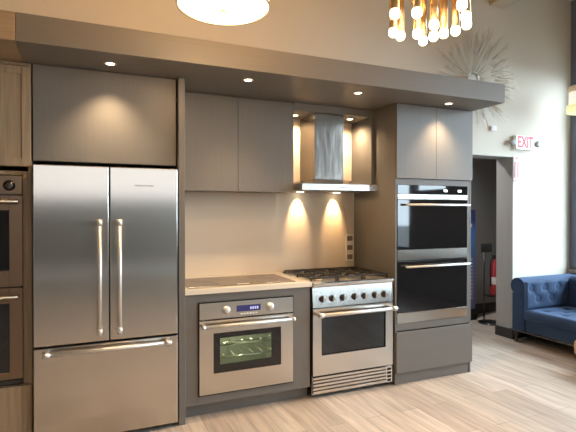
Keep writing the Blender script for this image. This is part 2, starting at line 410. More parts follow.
# left oven tower in oak veneer
t = thing('oven_cabinet', 'brown oak veneer tower cabinet holding a double oven left of the refrigerator', 'cabinet', (-.73, 3.46, 0))
def L(x): return x + .73
b = MB(); x0, x1, y0, y1 = -.42, .425, .0, YW - 3.46
b.box(x0, x0 + .02, y0, y1, 0, ZT); b.box(x1 - .02, x1, y0, y1, 0, ZT); b.box(x0 + .02, x1 - .02, y1 - .01, y1, 0, ZT)
for z in (.10, .425, 1.80, ZT): b.box(x0 + .02, x1 - .02, y0 + .001, y1 - .01, z - .02, z)
b.box(x0 + .02, x1 - .02, .05, .07, 0, .08)
b.box(x1 - .05, x1 - .02, .0, .02, .43, 1.80); b.box(x0 + .02, x0 + .05, .0, .02, .43, 1.80); b.box(x0 + .05, x1 - .05, .0, .02, 1.775, 1.80)
b.build('carcass', 'oak_veneer', t)
def shaker(x0, x1, z0, z1, yy):
    q = MB().frame(x0, x1, z0, z1, yy - .018, yy, .05, .05, .05, .05, .0015); q.box(x0 + .05, x1 - .05, yy - .011, yy - .002, z0 + .05, z1 - .05); return q
shaker(x0 + .003, x1 - .003, 1.83, 2.47, -.001).build('door', 'oak_veneer', t)
MB().box(x0 + .003, x1 - .003, -.019, -.001, .10, .42, .0015).build('drawer_front', 'oak_veneer', t)

# left double oven, bronze tinted
def wall_ovens(name, label, X0, X1, Y, Z0, Z1, steel, handle, style):
    t = thing(name, label, 'oven', ((X0 + X1) / 2, Y, Z0)); hw = (X1 - X0) / 2; H = Z1 - Z0
    MB().box(-hw + .02, hw - .02, .02, .56, .01, H - .01).build('oven_body', 'black_enamel', t)
    return t, hw, H
t, hw, H = wall_ovens('double_wall_oven', 'bronze toned double wall oven built into the brown oak cabinet', -1.10, -.356, 3.44, .437, 1.770, 'bronze_steel', 'bronze_handle', 0)
Z = lambda z: z - .437
p = MB().box(-hw, hw, 0, .02, Z(1.650), H, .003).build('control_panel', 'bronze_steel', t)
k = MB().lathe([(0, 0), (.034, 0), (.034, .006), (.026, .008), (.024, .030), (.020, .034), (0, .034)], (hw - .072, 0, Z(1.705)), (0, -1, 0)).build('knob', 'dark_steel', p)
MB().box(-.12, .12, -.0015, 0, Z(1.68), Z(1.74)).build('display_screen', 'black_glass', p)
for (za, zb, g0, g1, hz) in ((1.06, 1.642, 1.165, 1.548, 1.603), (.470, 1.052, .515, .955, 1.001)):
    d = MB().frame(-hw, hw, Z(za), Z(zb), 0, .02, .075, .075, g0 - za, zb - g1, .002).build('door', 'bronze_steel', t)
    MB().box(-hw + .075, hw - .075, .003, .018, Z(g0), Z(g1)).build('glass_pane', 'black_glass', d)
    h = MB().tube([(-hw + .02, -.05, Z(hz)), (hw - .02, -.05, Z(hz))], .014)
    for sx in (-1, 1): h.box(sx * (hw - .045) - .012, sx * (hw - .045) + .012, -.05, .0, Z(hz) - .01, Z(hz) + .01, .002)
    h.build('handle', 'bronze_handle', d)
MB().box(-hw, hw, .004, .02, 0, Z(.466), .002).build('vent_trim', 'black_enamel', t)

# cabinet above the refrigerator
FX0, FX1 = -.298, .622
t = thing('overhead_cabinet', 'wide taupe overhead cabinet with one flat door above the refrigerator', 'cabinet', (.162, 3.47, 1.87))
hw = .4585
b = MB(); carcass(b, -hw, hw, 0, YW - 3.47, 0, ZT - 1.87); b.build('carcass', 'veneer_up', t)
MB().box(-hw + .001, hw - .001, -.02, -.001, .002, ZT - 1.872, .0015).build('door', 'veneer_up', t)
# side panel between refrigerator and counter
tag(MB().box(.628, .674, 3.40, YW, 0, ZT, .002).build('cabinet_side_panel', 'veneer_up'), 'tall narrow taupe panel on the right side of the refrigerator', 'panel')

# refrigerator
t = thing('refrigerator', 'large stainless steel french door refrigerator with a freezer drawer', 'refrigerator', (.162, 3.38, 0))
hw = .455
MB().box(-hw, hw, .062, .70, .06, 1.845, .004).build('body', 'dark_steel', t)
MB().box(-hw + .01, hw - .01, .07, .10, 0.003, .058).build('toe_grille', 'black_enamel', t)
for s_ in (-1, 1):
    for yy in (.35, .6): MB().cyl((s_ * .36, yy, 0), (s_ * .36, yy, .06), .02).build('foot', 'rubber', t)
def fhandle(par, pts, axis):
    a, b_ = Vector(pts[0]), Vector(pts[1]); d = (b_ - a).normalized()
    h = MB().tube([a, b_], .0125, 14)
    for q in (a + d * .02, b_ - d * .02): h.cyl(q - d * .022, q + d * .022, .0165, n=14); 
    o = h.build('handle', 'polished', par)
    for q in (a + d * .02, b_ - d * .02): MB().box(q.x - .011, q.x + .011, q.y, -.001, q.z - .011, q.z + .011, .003).build('handle_mount', 'polished', par)
for s_ in (-1, 1):
    xa, xb = (-hw, -.003) if s_ < 0 else (.003, hw)
    d = MB().box(xa, xb, 0, .056, .672, 1.842, .006, 2).build('door', 'steel_front', t)
    fhandle(d, ((s_ * .062, -.055, .725), (s_ * .062, -.055, 1.485)), 'z')
    if s_ > 0: lg = text_mesh('logo', 'FISHER & PAYKEL', .0165, .228, -.0005, 1.718, 'dark_gap', d, depth=.0005)
d = MB().box(-hw, hw, 0, .056, .035, .660, .006, 2).build('freezer_drawer', 'steel_front', t)
fhandle(d, ((-.40, -.055, .628), (.40, -.055, .628)), 'x')

# base cabinet with a built-in oven
BX0, BX1 = .678, 1.706
t = thing('base_cabinet', 'grey base cabinet under the cream countertop with a built-in oven', 'cabinet', ((BX0 + BX1) / 2, 3.46, 0))
c = (BX0 + BX1) / 2
b = MB(); carcass(b, BX0 - c, BX1 - c, .021, YW - 3.46, .10, .925); b.build('carcass', 'veneer', t)
b = MB().frame(BX0 - c, BX1 - c, .10, .925, 0, .02, .786 - BX0 - .007, BX1 - 1.546 - .007, .163 - .10, .925 - .864, .001); b.build('face_panel', 'veneer', t)
MB().box(BX0 - c, BX1 - c, .06, .08, 0, .099).build('toe_kick', 'veneer', t)
# oven in the base cabinet
OX0, OX1, OZ0, OZ1 = .786, 1.546, .174, .858
t = thing('wall_oven', 'stainless steel single oven built in below the cooktop', 'oven', ((OX0 + OX1) / 2, 3.44, OZ0)); hw = .38
Z = lambda z: z - OZ0
b = MB(); b.box(-hw + .025, hw - .025, .50, .52, .03, Z(.80)); b.box(-hw + .025, -hw + .04, .022, .50, .03, Z(.80)); b.box(hw - .04, hw - .025, .022, .50, .03, Z(.80))
b.box(-hw + .04, hw - .04, .022, .50, .03, .05); b.box(-hw + .04, hw - .04, .022, .50, Z(.66), Z(.68)); b.build('oven_cavity', 'oven_inside', t)
for z in (.42, .515):
    r = MB(); 
    for yy in (.06, .46): r.tube([(-hw + .045, yy, Z(z)), (hw - .045, yy, Z(z))], .005, 6)
    for i in range(9): x = -hw + .06 + i * .079; r.tube([(x, .06, Z(z)), (x, .46, Z(z))], .0025, 5)
    r.build('oven_rack', 'rack', t)
point('oven_lamp', (0, .18, Z(.63)), 3.5, t, (1, .95, .78), .02)
p = MB().box(-hw, hw, 0, .022, Z(.735), Z(OZ1), .003, 2).build('control_panel', 'steel_front', t)
for x in (-.175, .180):
    k = MB().lathe([(.030, 0), (.030, .005), (.024, .007), (.022, .030), (.018, .034), (0, .034)], (x, -.0005, Z(.797)), (0, -1, 0)).build('knob', 'polished', p)
s2 = MB().box(-.093, .100, -.002, 0, Z(.775), Z(.822)).build('display_screen', 'display', p)
for i in range(4): MB().box(.015 + i * .018, .027 + i * .018, -.003, -.002, Z(.788), Z(.808)).build('display_digit', 'display_digit', s2)
for i in range(6): MB().box(-.062 + i * .024, -.046 + i * .024, -.003, 0, Z(.752), Z(.762), .001).build('button', 'beige_plastic', p)
d = MB().frame(-hw, hw, 0, Z(.726), 0, .022, .106, .106, Z(.326), .726 - .628).build('door', 'steel_front', t)
b = MB().frame(-hw + .107, hw - .107, Z(.327), Z(.627), .004, .018, .05, .075, .06, .04); b.build('window_frame', 'black_glass', d)
MB().box(-hw + .157, hw - .182, .009, .013, Z(.387), Z(.587)).build('glass_pane', 'oven_glass', d)
h = MB().tube([(-hw + .012, -.055, Z(.690)), (hw - .012, -.055, Z(.690))], .0125, 14)
for s_ in (-1, 1): h.cyl((s_ * (hw - .03), -.055, Z(.69)), (s_ * (hw - .008), -.055, Z(.69)), .016, n=14); h.box(s_ * (hw - .03) - .01, s_ * (hw - .03) + .01, -.05, -.0, Z(.68), Z(.70), .002)
h.build('handle', 'polished', d)

MB().frame(-hw - .006, hw + .006, -.010, Z(OZ1) + .005, .008, .021, .0055, .0055, .0095, .0045).build('gap_shadow', 'dark_gap', t)  # black frame standing in for the shadow in the gap round the oven

# countertop and cooktop
tag(MB().box(BX0 - .001, 1.7155, 3.435, YW, .927, .967, .003, 2).build('countertop', 'counter'), 'cream stone countertop between the refrigerator panel and the range', 'countertop')
t = thing('cooktop', 'flat brown black glass cooktop set on the cream countertop', 'cooktop', (1.155, 3.74, .9675))
MB().box(-.44, .44, -.245, .245, 0, .006, .002).build('glass_top', 'cooktop_glass', t)
for (x, y, r) in ((-.24, -.11, .08), (-.24, .12, .10), (.24, -.11, .10), (.24, .12, .08)):
    MB().lathe([(r - .003, 0), (r - .003, .0008), (r, .0008), (r, 0), (r - .003, 0)], (x, y, .0062), n=36).build('burner_ring', 'logo_grey', t)
tag(MB().box(-.05, .05, -.22, -.20, .0061, .0068).build('touch_panel', 'beige_plastic', t), None)

# backsplash sheet
tag(MB().box(BX0, 2.526, YB - .0028, YB - .0003, .0, 2.49).build('wall_backsplash', 'backsplash'), kind='structure')

# upper cabinets
UX0, UX1, UY = .678, 1.690, 3.775
t = thing('upper_cabinet', 'grey two-door upper cabinet above the cooktop', 'cabinet', ((UX0 + UX1) / 2, UY, 1.713)); hw = (UX1 - UX0) / 2
b = MB(); carcass(b, -hw, hw, .0, YW - UY - .001, 0, ZT - 1.713, shelves=(.4,)); b.build('carcass', 'veneer', t)
for s_ in (-1, 1): MB().box(*((-hw, -.0015) if s_ < 0 else (.0015, hw)), -.02, -.001, -.003, ZT - 1.713 - .018, .0012).build('door', 'veneer_up', t)
# hood niche: header and right hand filler
tag(MB().box(UX1 + .002, 2.527, 3.757, YW, 2.432, ZT).build('niche_header', 'veneer'), 'taupe header panel closing the hood niche under the canopy', 'panel')
tag(MB().box(2.497, 2.527, 3.757, YW, 1.80, 2.431, .001).build('niche_side_panel', 'veneer'), 'narrow taupe panel beside the hood, against the right oven tower', 'panel')

# range hood
t = thing('range_hood', 'stainless steel chimney hood over the gas range', 'hood', (2.10, YW, 1.728))
X0, X1 = -.388, .390; Yf = 3.625 - YW
MB().box(X0, X1, Yf, -.001, 0, .056, .002).build('canopy', 'steel', t)
b = MB(); b.hexa([(X0 + .004, Yf + .004, .057), (X1 - .004, Yf + .004, .057), (X1 - .004, -.001, .057), (X0 + .004, -.001, .057)],
                 [(-.185, 3.80 - YW - .01, .105), (.125, 3.80 - YW - .01, .105), (.125, -.001, .105), (-.185, -.001, .105)]); b.build('hood_slope', 'steel', t)
MB().box(-.18, .12, 3.80 - YW, -.001, .106, 2.43 - 1.728, .002).build('chimney', 'steel_hood', t)
for i in range(4): MB().cyl((-.02 + i * .025, Yf - .002, .028), (-.02 + i * .025, Yf, .028), .006, n=12).build('button', 'dark_steel', t)
for x in (-.02 - .19, -.02 + .205):
    lp = MB().lathe([(0, -.004), (.03, -.004), (.036, 0)], (x, -.075, -.0005), n=24).build('hood_lamp', 'downlight_lens', t)
    spot('hood_light', (x, -.070, -.010), 24, 56, t, WARM, .7, (0, .45, -1), .012)
for xa, xb in ((-.36, -.01), (.01, .36)): MB().box(xa, xb, -.43, -.15, -.003, -.0005).build('grease_filter', 'dark_steel', t)

# downlights
def downlight(x, y, z, label, cat='downlight', group='recessed downlights under the canopy', e=44, ang=98, tgt=(0, .10, -1)):
    t = thing('recessed_downlight', label, cat, (x, y, z), group)
    MB().lathe([(.026, -.001), (.036, -.003), (.040, -.0008), (.040, 0), (.026, 0)], n=28).build('trim_ring', 'trim_ring', t)
    MB().lathe([(0, -.0015), (.026, -.0015), (.026, 0), (0, 0)], n=24).build('lens', 'downlight_lens', t)
    spot('lamp_light', (0, 0, -.012), e, ang, t, (1.0, .72, .44), .95, tgt, .035)
    return t
for x, lab in ((.165, 'small round downlight under the canopy above the refrigerator'), (1.107, 'small round downlight under the canopy in front of the upper cabinet'),
               (2.042, 'small round downlight under the canopy in front of the hood'), (2.981, 'small round downlight under the canopy in front of the right oven tower')):
    downlight(x, 3.265, CZ0 - .0005, lab)
downlight(1.80, 3.97, 2.4315, 'small round downlight in the niche left of the hood chimney', group='downlights inside the hood niche', e=42, ang=150, tgt=(0, .1, -1))
downlight(2.36, 3.92, 2.4315, 'small round downlight in the niche right of the hood chimney', group='downlights inside the hood niche', e=42, ang=150, tgt=(0, .1, -1))

for x, y, lab in ((-.6, 1.9, 'added warm fill light, out of view, high above the floor left of the refrigerator'), (.9, .9, 'added warm fill light, out of view, high above the floor near the base cabinet'),
                  (2.3, 1.7, 'added warm fill light, out of view, high above the floor near the gas range'), (-1.4, -.6, 'added warm fill light, out of view, high above the floor, far left')):
    downlight(x, y, ZC - .0005, lab, group='added fill lights in the high ceiling', e=80, ang=70, tgt=(0, 0, -1))  # unseen lights, added to warm the floor and the left side

# ------------------------------------------------------------------ gas range
RX0, RX1 = 1.719, 2.512
t = thing('gas_range', 'stainless steel freestanding gas range with seven knobs and black grates on top', 'range', ((RX0 + RX1) / 2, 3.44, 0)); c = (RX0 + RX1) / 2; hw = (RX1 - RX0) / 2
MB().box(-hw + .002, hw - .002, .03, .655, .06, .915, .002).build('body', 'dark_steel', t)
for sx in (-1, 1):
    for yy in (.12, .58): MB().cyl((sx * .33, yy, 0), (sx * .33, yy, .06), .02).build('foot', 'steel', t)
# cooktop tray with rounded front nosing
prof = [(-.012, .925), (-.018, .938), (-.012, .951), (.003, .957), (.03, .952), (.035, .945), (.655, .945), (.655, .917), (.0, .917)]
MB().prism(prof, -hw, hw, 'x').build('cooktop_tray', 'steel', t)
MB().box(-hw + .03, hw - .03, .06, .635, .9455, .9485, .001).build('burner_tray', 'polished', t)
MB().box(-hw + .01, hw - .01, .637, .655, .9455, .975, .003).build('back_guard', 'steel', t)
p = MB().prism([(-.006, .750), (.010, .914), (.029, .914), (.029, .750)], -hw + .002, hw - .002, 'x').build('control_panel', 'steel_front', t)
for x in (1.808, 1.901, 2.002, 2.118, 2.213, 2.322, 2.419):
    k = MB().lathe([(.028, 0), (.028, .004), (.022, .006), (.0195, .026), (.016, .030), (0, .030)], (x - c, .0005, .817), (0, -1, .1)).build('knob', 'knob_black', p)
    MB().box(x - c - .0045, x - c + .0045, -.040, -.0285, .803, .837, .002).build('grip', 'polished', k)
for x in (1.808, 1.901, 2.002, 2.118, 2.213, 2.322, 2.419): MB().box(x - c - .006, x - c + .006, .0032, .006, .868, .874).build('marking', 'logo_grey', p)
d = MB().frame(-hw + .002, hw - .002, .190, .742, -.006, .028, .082, .078, .165, .042).build('door', 'steel_front', t)
MB().box(-hw + .084, hw - .080, .002, .02, .355, .700).build('glass_pane', 'black_glass', d)
MB().frame(-hw + .082, hw - .078, .353, .702, -.008, -.0055, .006, .006, .006, .006).build('window_trim', 'black_enamel', d)
h = MB().tube([(-hw + .03, -.068, .698), (hw - .012, -.068, .698)], .0155, 16)
h.build('handle', 'polished', d)
for sx in (-1, 1):
    x = -hw + .045 if sx < 0 else hw - .03
    MB().cyl((x - .02, -.068, .698), (x + .02, -.068, .698), .021, n=16).box(x - .014, x + .014, -.066, -.0062, .683, .713, .004).build('handle_mount', 'polished', d)
# kick grille with louvres
g = MB().box(-hw + .002, hw - .002, .012, .028, .03, .180, .001).build('kick_grille', 'steel', t)
for i in range(5):
    z = .040 + i * .0285
    b = MB(); b.hexa([(-hw + .006, .010, z), (hw - .075, .010, z), (hw - .075, -.004, z + .003), (-hw + .006, -.004, z + .003)], [(-hw + .006, .010, z + .025), (hw - .075, .010, z + .025), (hw - .075, -.0055, z + .021), (-hw + .006, -.0055, z + .021)])
    b.build('louvre', 'steel', g)
b = MB().box(hw - .070, hw - .006, -.002, .0115, .035, .176, .001); b.build('vent_plate', 'steel', g)
for i in range(4): MB().box(hw - .058, hw - .018, -.0035, -.0022, .046 + i * .032, .066 + i * .032).build('vent_slot', 'dark_gap', g)
# burners and grates
for i, (bx, by) in enumerate([(x, y) for x in (-.26, 0, .26) for y in (.19, .48)]):
    q = MB().lathe([(.050, 0), (.052, .008), (.040, .012), (.036, .012)], (bx, by, .949), n=24).lathe([(0, .020), (.032, .020), (.036, .013), (.036, .008)], (bx, by, .949), n=24)
    q = q.build('burner', 'brass', t)
    MB().lathe([(0, .026), (.028, .026), (.031, .021), (0, .0205)], (bx, by, .949), n=24).build('burner_cap', 'cast_iron', q)
for gx in (-.26, 0, .26):
    g = MB(); a, e_, z0, z1 = gx - .125, gx + .125, .978, .992
    for x in (a, e_ - .012): g.box(x, x + .012, .055, .625, z0, z1, .002)
    for y in (.055, .328, .613): g.box(a + .012, e_ - .012, y, y + .012, z0, z1, .002)
    for by in (.19, .48):
        for k_ in range(4):
            an = PI / 4 + k_ * PI / 2; cx, cy = math.cos(an), math.sin(an)
            g.tube([(gx + cx * .03, by + cy * .03, z1 + .002), (gx + cx * .10, by + cy * .10, z1 - .001), (gx + cx * .155 * .95, by + cy * .165, z1 - .006)], .0055, 6)
        g.box(gx - .005, gx + .005, by - .13, by - .035, z0 + .002, z1 + .001, .001); g.box(gx - .005, gx + .005, by + .035, by + .13, z0 + .002, z1 + .001, .001)
        g.box(a + .012, gx - .035, by - .005, by + .005, z0 + .002, z1 + .001, .001); g.box(gx + .035, e_ - .012, by - .005, by + .005, z0 + .002, z1 + .001, .001)
    for x in (a + .006, e_ - .006):
        for y in (.065, .335, .615): g.cyl((x, y, .949), (x, y, .98), .008, .008, n=8)
    g.build('grate', 'cast_iron', t)

# ------------------------------------------------------------------ right oven tower
TX0, TX1, TY = 2.530, 3.410, 3.45
t = thing('oven_cabinet', 'grey tower cabinet holding the black glass double oven beside the passage', 'cabinet', ((TX0 + TX1) / 2, TY, 0)); c = (TX0 + TX1) / 2; hw = (TX1 - TX0) / 2
b = MB(); d_ = YW - TY
b.box(-hw, -hw + .019, -.02, d_, 0, ZT, .001); b.box(hw - .019, hw, -.02, d_, 0, ZT, .001); b.box(-hw + .019, hw - .019, d_ - .01, d_, 0, ZT)
for z in (.12, .52, 1.80, ZT): b.box(-hw + .019, hw - .019, 0, d_ - .01, z - .018, z)
b.build('carcass', 'veneer_up', t)
b = MB(); b.box(hw - .048, hw - .0195, -.018, 0, .48, 1.835); b.box(-hw + .0195, hw - .0485, -.018, 0, 1.782, 1.835); b.box(-hw + .0195, hw - .0485, -.018, 0, .478, .540)
b.build('face_frame', 'veneer', t)
for s_ in (-1, 1): MB().box(*((-hw + .002, -.002) if s_ < 0 else (.001, hw - .002)), -.040, -.0205, 1.838, ZT - .003, .0012).build('door', 'veneer_up', t)
MB().box(-hw + .001, hw - .001, -.042, -.0205, .108, .470, .0012).build('drawer_front', 'veneer', t)
MB().box(-hw + .0195, hw - .0195, -.012, -.001, 0, .104).build('toe_kick', 'veneer', t)

TZ0, TZ1 = .543, 1.780
t, hw, H = wall_ovens('double_wall_oven', 'black glass and steel double wall oven in the grey tower cabinet', 2.5515, 3.3600, 3.425, TZ0, TZ1, 'steel', 'polished', 1)
Z = lambda z: z - TZ0
p = MB().box(-hw, hw, 0, .006, Z(1.700), H, .001).build('control_panel', 'black_glass', t)
b = MB()
for (x, z) in ((.135, 1.735), (.305, 1.735)):
    MB().lathe([(0, 0), (.012, 0), (.012, .0016), (0, .0016)], (x - .008, -.0002, Z(z)), (0, -1, 0), 12).build('indicator', 'panel_light', p)
    MB().box(x + .006, x + .022, -.0015, -.0002, Z(z) - .012, Z(z) + .010).build('indicator', 'panel_light', p)
MB().box(-hw, hw, 0, .02, Z(1.652), Z(1.699), .002).build('steel_strip', 'steel_front', t)
for (za, zb, hz) in ((1.105, 1.648, 1.603), (.640, 1.092, 1.050)):
    d = MB().box(-hw, hw, 0, .02, Z(za + (.095 if za > 1 else 0)), Z(zb), .002).build('door', 'black_glass', t)
    if za > 1: MB().box(-hw, hw, 0, .02, Z(za), Z(za + .094), .002).build('door_trim', 'steel_front', d)
    h = MB().tube([(-hw + .07, -.045, Z(hz)), (hw - .01, -.045, Z(hz))], .010, 12)
    h.build('handle', 'satin_white', d)
    for xm in (-hw + .095, hw - .035): MB().box(xm - .01, xm + .01, -.044, -.0005, Z(hz) - .007, Z(hz) + .007, .001).build('handle_mount', 'satin_white', d)
MB().box(-hw, hw, 0, .02, 0, Z(.637), .002).build('bottom_trim', 'steel_front', t)

# ------------------------------------------------------------------ outlets and cable
for i, (z, lab) in enumerate(((1.271, 'topmost of three square wall outlets beside the oven tower'), (1.178, 'middle of three square wall outlets beside the oven tower'), (1.085, 'lowest of three square wall outlets beside the oven tower'))):
    t = thing('wall_outlet', lab, 'outlet', (2.475, YB - .003, z), 'stacked outlets on the backsplash')
    MB().box(-.046, .046, -.007, -.0002, -.043, .043, .003).build('cover_plate', 'beige_plastic', t)
    MB().box(-.032, .032, -.009, -.0068, -.024, .024, .001).build('socket', 'socket_brown', t)
pts = [(2.37, 4.06, 1.727), (2.374, 4.10, 1.66), (2.41, 4.105, 1.55), (2.43, 4.108, 1.45), (2.448, 4.108, 1.35), (2.46, 4.104, 1.318)]
tag(MB().tube(pts, .004, 6).build('power_cable', 'cable'), 'thin tan cable hanging from the hood to the outlets', 'cable')

# ------------------------------------------------------------------ pendant drum lamp (left)
t = thing('drum_ceiling_lamp', 'round white drum lamp with a thin brass rim and centre knob', 'lamp', (.695, 2.457, 2.62))
R_ = .25
dz = MB().lathe([(0, 0), (.15, .002), (.23, .010), (R_ - .006, .02), (R_ - .006, .10), (0, .10)], n=48).build('shade', 'diffuser', t)
MB().lathe([(R_ - .004, .012), (R_, .012), (R_ + .001, .024), (R_ - .004, .024), (R_ - .004, .012)], n=48).lathe([(R_ - .004, .09), (R_, .09), (R_, .104), (R_ - .004, .104), (R_ - .004, .09)], n=48).build('rim', 'brass', t)
MB().lathe([(0, -.016), (.008, -.013), (.010, -.006), (.013, -.001), (0, -.001)], n=16).build('finial', 'brass', t)
MB().cyl((0, 0, .101), (0, 0, ZC - 2.62 - .04), .008).build('stem', 'brass', t)
MB().lathe([(0, -.03), (.05, -.025), (.06, -.001), (0, -.001)], (0, 0, ZC - 2.62), n=24).build('ceiling_mount', 'brass', t)
point('lamp_light', (0, 0, .85), 36, t, WARM2, .12)
point('lamp_light', (0, 0, -.12), 12, t, WARM, .14)

# ------------------------------------------------------------------ brass tube chandelier
cx, cy, cz = 1.47, 1.72, 2.40
t = thing('chandelier', 'brass tube chandelier with a ring of glowing white bulbs', 'chandelier', (cx, cy, cz))
bulbs = [(1.372, 1.878, 2.40), (1.430, 1.900, 2.40), (1.480, 1.835, 2.395), (1.576, 1.909, 2.40), (1.585, 1.842, 2.40), (1.612, 1.800, 2.405), (1.650, 1.762, 2.41), (1.640, 1.680, 2.41),
         (1.488, 1.726, 2.40), (1.249, 1.698, 2.40), (1.331, 1.652, 2.40), (1.557, 1.599, 2.40), (1.451, 1.513, 2.40), (1.30, 1.56, 2.46), (1.40, 1.47, 2.47)]
ring = MB()
for (rr, zz) in ((.20, .22), (.20, .30)):
    ring.tube([(rr * math.cos(a_ * PI / 16), rr * math.sin(a_ * PI / 16), zz) for a_ in range(33)], .007, 8, caps=False)
for a_ in range(4): ring.tube([(0, 0, .26), (.2 * math.cos(a_ * PI / 2 + .4), .2 * math.sin(a_ * PI / 2 + .4), .26)], .006, 8)
ring.build('ring_frame', 'brass', t)
MB().cyl((0, 0, .20), (0, 0, .34), .03, n=20).cyl((0, 0, .34), (0, 0, ZC - cz - .03), .009, n=12).build('stem', 'brass', t)
MB().lathe([(0, -.035), (.06, -.03), (.07, -.001), (0, -.001)], (0, 0, ZC - cz), n=24).build('ceiling_mount', 'brass', t)
for i, (x, y, z) in enumerate(bulbs):
    x -= cx; y -= cy; z -= cz; Lh = .13 + .05 * ((i * 7) % 4)
    q = MB().cyl((x, y, z + .020), (x, y, z + .020 + Lh), .019, n=18)
    r_ = math.hypot(x, y); k2 = .2 / max(r_, .01) if r_ > .05 else 0
    q.tube([(x, y, z + .10), (x * k2, y * k2, .23)] if k2 else [(x, y, z + .1), (0, 0, .22)], .005, 6)
    q = q.build('lamp_tube', 'brass', t)
    MB().lathe([(0, -.023), (.013, -.020), (.021, -.011), (.0225, .002), (.021, .014), (.017, .019), (0, .019)], (x, y, z), n=18).build('bulb', 'bulb', q)
point('chandelier_light', (0, 0, -.10), 12, t, WARM, .15)
point('chandelier_light', (0, 0, .75), 16, t, WARM2, .15)

# ------------------------------------------------------------------ sunburst on the wall
t = thing('sunburst_sculpture', 'large round sunburst of fine metal twigs on the wall above the canopy', 'wall sculpture', (4.05, YB - .002, 3.05))
MB().lathe([(.062, .0), (.085, .0), (.085, .02), (.062, .02), (.062, 0)], (0, -.06, 0), (0, -1, 0), 28).build('centre_ring', 'polished', t)
MB().cyl((0, -.001, 0), (0, -.07, 0), .05, n=20).build('hub', 'champagne', t)
b = MB(); rnd = random.Random(3)
for i in range(104):
    a_ = 2 * PI * i / 104 + rnd.uniform(-.03, .03); tilt = rnd.uniform(.02, .55); Lr = rnd.uniform(.42, .60)
    d3 = Vector((math.cos(a_) * math.cos(tilt), -math.sin(tilt), math.sin(a_) * math.cos(tilt)))
    p0 = Vector((0, -.05, 0)) + d3 * .05; p1 = p0 + d3 * Lr * .45
    b.tube([p0, p1], .0024, 4)
    for k_ in range(3):
        dd = (d3 + Vector((rnd.uniform(-.2, .2), rnd.uniform(-.12, .06), rnd.uniform(-.2, .2)))).normalized()
        p2 = p1 + dd * Lr * rnd.uniform(.35, .55)
        b.tube([p1, p2], .0018, 4)
        b.tube([p1 + dd * Lr * .25, p1 + dd * Lr * .25 + (dd + Vector((rnd.uniform(-.4, .4), 0, rnd.uniform(-.4, .4)))).normalized() * .09], .0014, 4)
o = b.build('twigs', 'twig', t); o['kind'] = 'stuff'

# ------------------------------------------------------------------ exit sign and wall bits
t = thing('exit_sign', 'white EXIT sign with red letters and two round emergency lamp heads', 'sign', (4.90, YB - .001, 2.375))
b = MB().box(-.155, .155, -.055, -.001, -.085, .085, .006); b.build('sign_box', 'white_plastic', t)
text_mesh('sign_text', 'EXIT', .19, 0, -.0572, -.002, 'red_print', t, sx=.66, depth=.0015, bold=.003)
for s_ in (-1, 1):
    q = MB().cyl((s_ * .155, -.03, .0), (s_ * .185, -.03, .0), .012, n=12).lathe([(.018, 0), (.036, .02), (.040, .05), (.038, .058), (0, .052)], (s_ * .205, -.02, 0), (s_ * .12, -1, -.15), 20)
    q.build('lamp_head', 'lamp_grey', t)
t = thing('wall_sign', 'small white sign with two red upright marks under the EXIT sign', 'sign', (4.800, YB - .001, 2.055))
MB().box(-.030, .060, -.004, -.0005, -.165, .165, .001).build('sign_plate', 'white_plastic', t)
b = MB().box(-.012, .040, -.0052, -.0042, .128, .146); b.box(-.019, -.002, -.0075, -.0042, -.105, .095); b.box(.030, .044, -.0075, -.0042, -.095, .09); b.box(-.020, 0, -.0052, -.0042, -.15, -.13); b.box(.030, .046, -.0052, -.0042, -.15, -.13)
b.build('red_marks', 'red_print', t)
t = thing('wall_sensor', 'small white wall sensor left of the EXIT sign', 'sensor', (4.417, YB - .001, 2.52))
MB().box(-.045, .045, -.03, -.0005, -.03, .03, .004).build('housing', 'white_plastic', t)
MB().box(-.035, -.005, -.033, -.0305, -.022, .022, .001).build('sensor_window', 'black_glass', t)

# ------------------------------------------------------------------ passage contents
t = thing('display_banner', 'tall blue display banner standing in the passage behind the oven tower', 'banner', (5.055, 5.12, 0))
MB().box(-.45, .11, -.01, .01, .15, 1.57, .002).build('banner_panel', 'banner_print', t)
MB().box(-.45, .11, -.06, .06, 0, .149, .01).build('base', 'dark_steel', t)
b = MB().box(-.02, .005, -.0125, -.0105, 1.32, 1.37).box(.02, .045, -.0125, -.0105, 1.32, 1.37); b.box(-.3, -.06, -.0125, -.0105, 1.30, 1.38)
for i in range(12): b.box(.03, .055, -.0125, -.0105, .30 + i * .05, .32 + i * .05)
b.build('printed_marks', 'label_white', t)
t = thing('fire_extinguisher', 'red fire extinguisher on a floor stand in the passage', 'fire extinguisher', (5.185, 4.78, 0))
MB().lathe([(0, .395), (.055, .40), (.062, .42), (.064, .60), (.064, .78), (.05, .83), (.022, .86), (.02, .89), (0, .89)], n=24).build('cylinder', 'red_paint', t)
MB().lathe([(.0648, .55), (.0650, .56), (.0650, .64), (.0648, .65)], n=24).build('label_band', 'label_white', t)
MB().box(-.012, .012, -.012, .012, .89, .93).box(-.06, .02, -.008, .008, .93, .945, .003).box(-.06, .02, -.008, .008, .905, .915, .002).build('valve', 'dark_steel', t)
MB().tube([(-.02, 0, .91), (-.075, 0, .88), (-.085, 0, .75), (-.078, 0, .52)], .009, 8).build('hose', 'rubber', t)
t = thing('extinguisher_stand', 'slim dark floor stand with a small sign holding the fire extinguisher', 'stand', (5.185, 4.84, 0))
MB().lathe([(0, 0), (.17, 0), (.17, .012), (.03, .03), (0, .03)], n=28).build('base', 'black_enamel', t)
MB().cyl((-.09, .04, .025), (-.09, .04, 1.0), .010, n=12).build('pole', 'dark_steel', t)
MB().box(-.10, .075, -.08, .04, .378, .392, .003).build('shelf', 'dark_steel', t)
MB().box(-.17, .03, .015, .028, .98, 1.10, .003).build('sign_plate', 'sign_dark', t)

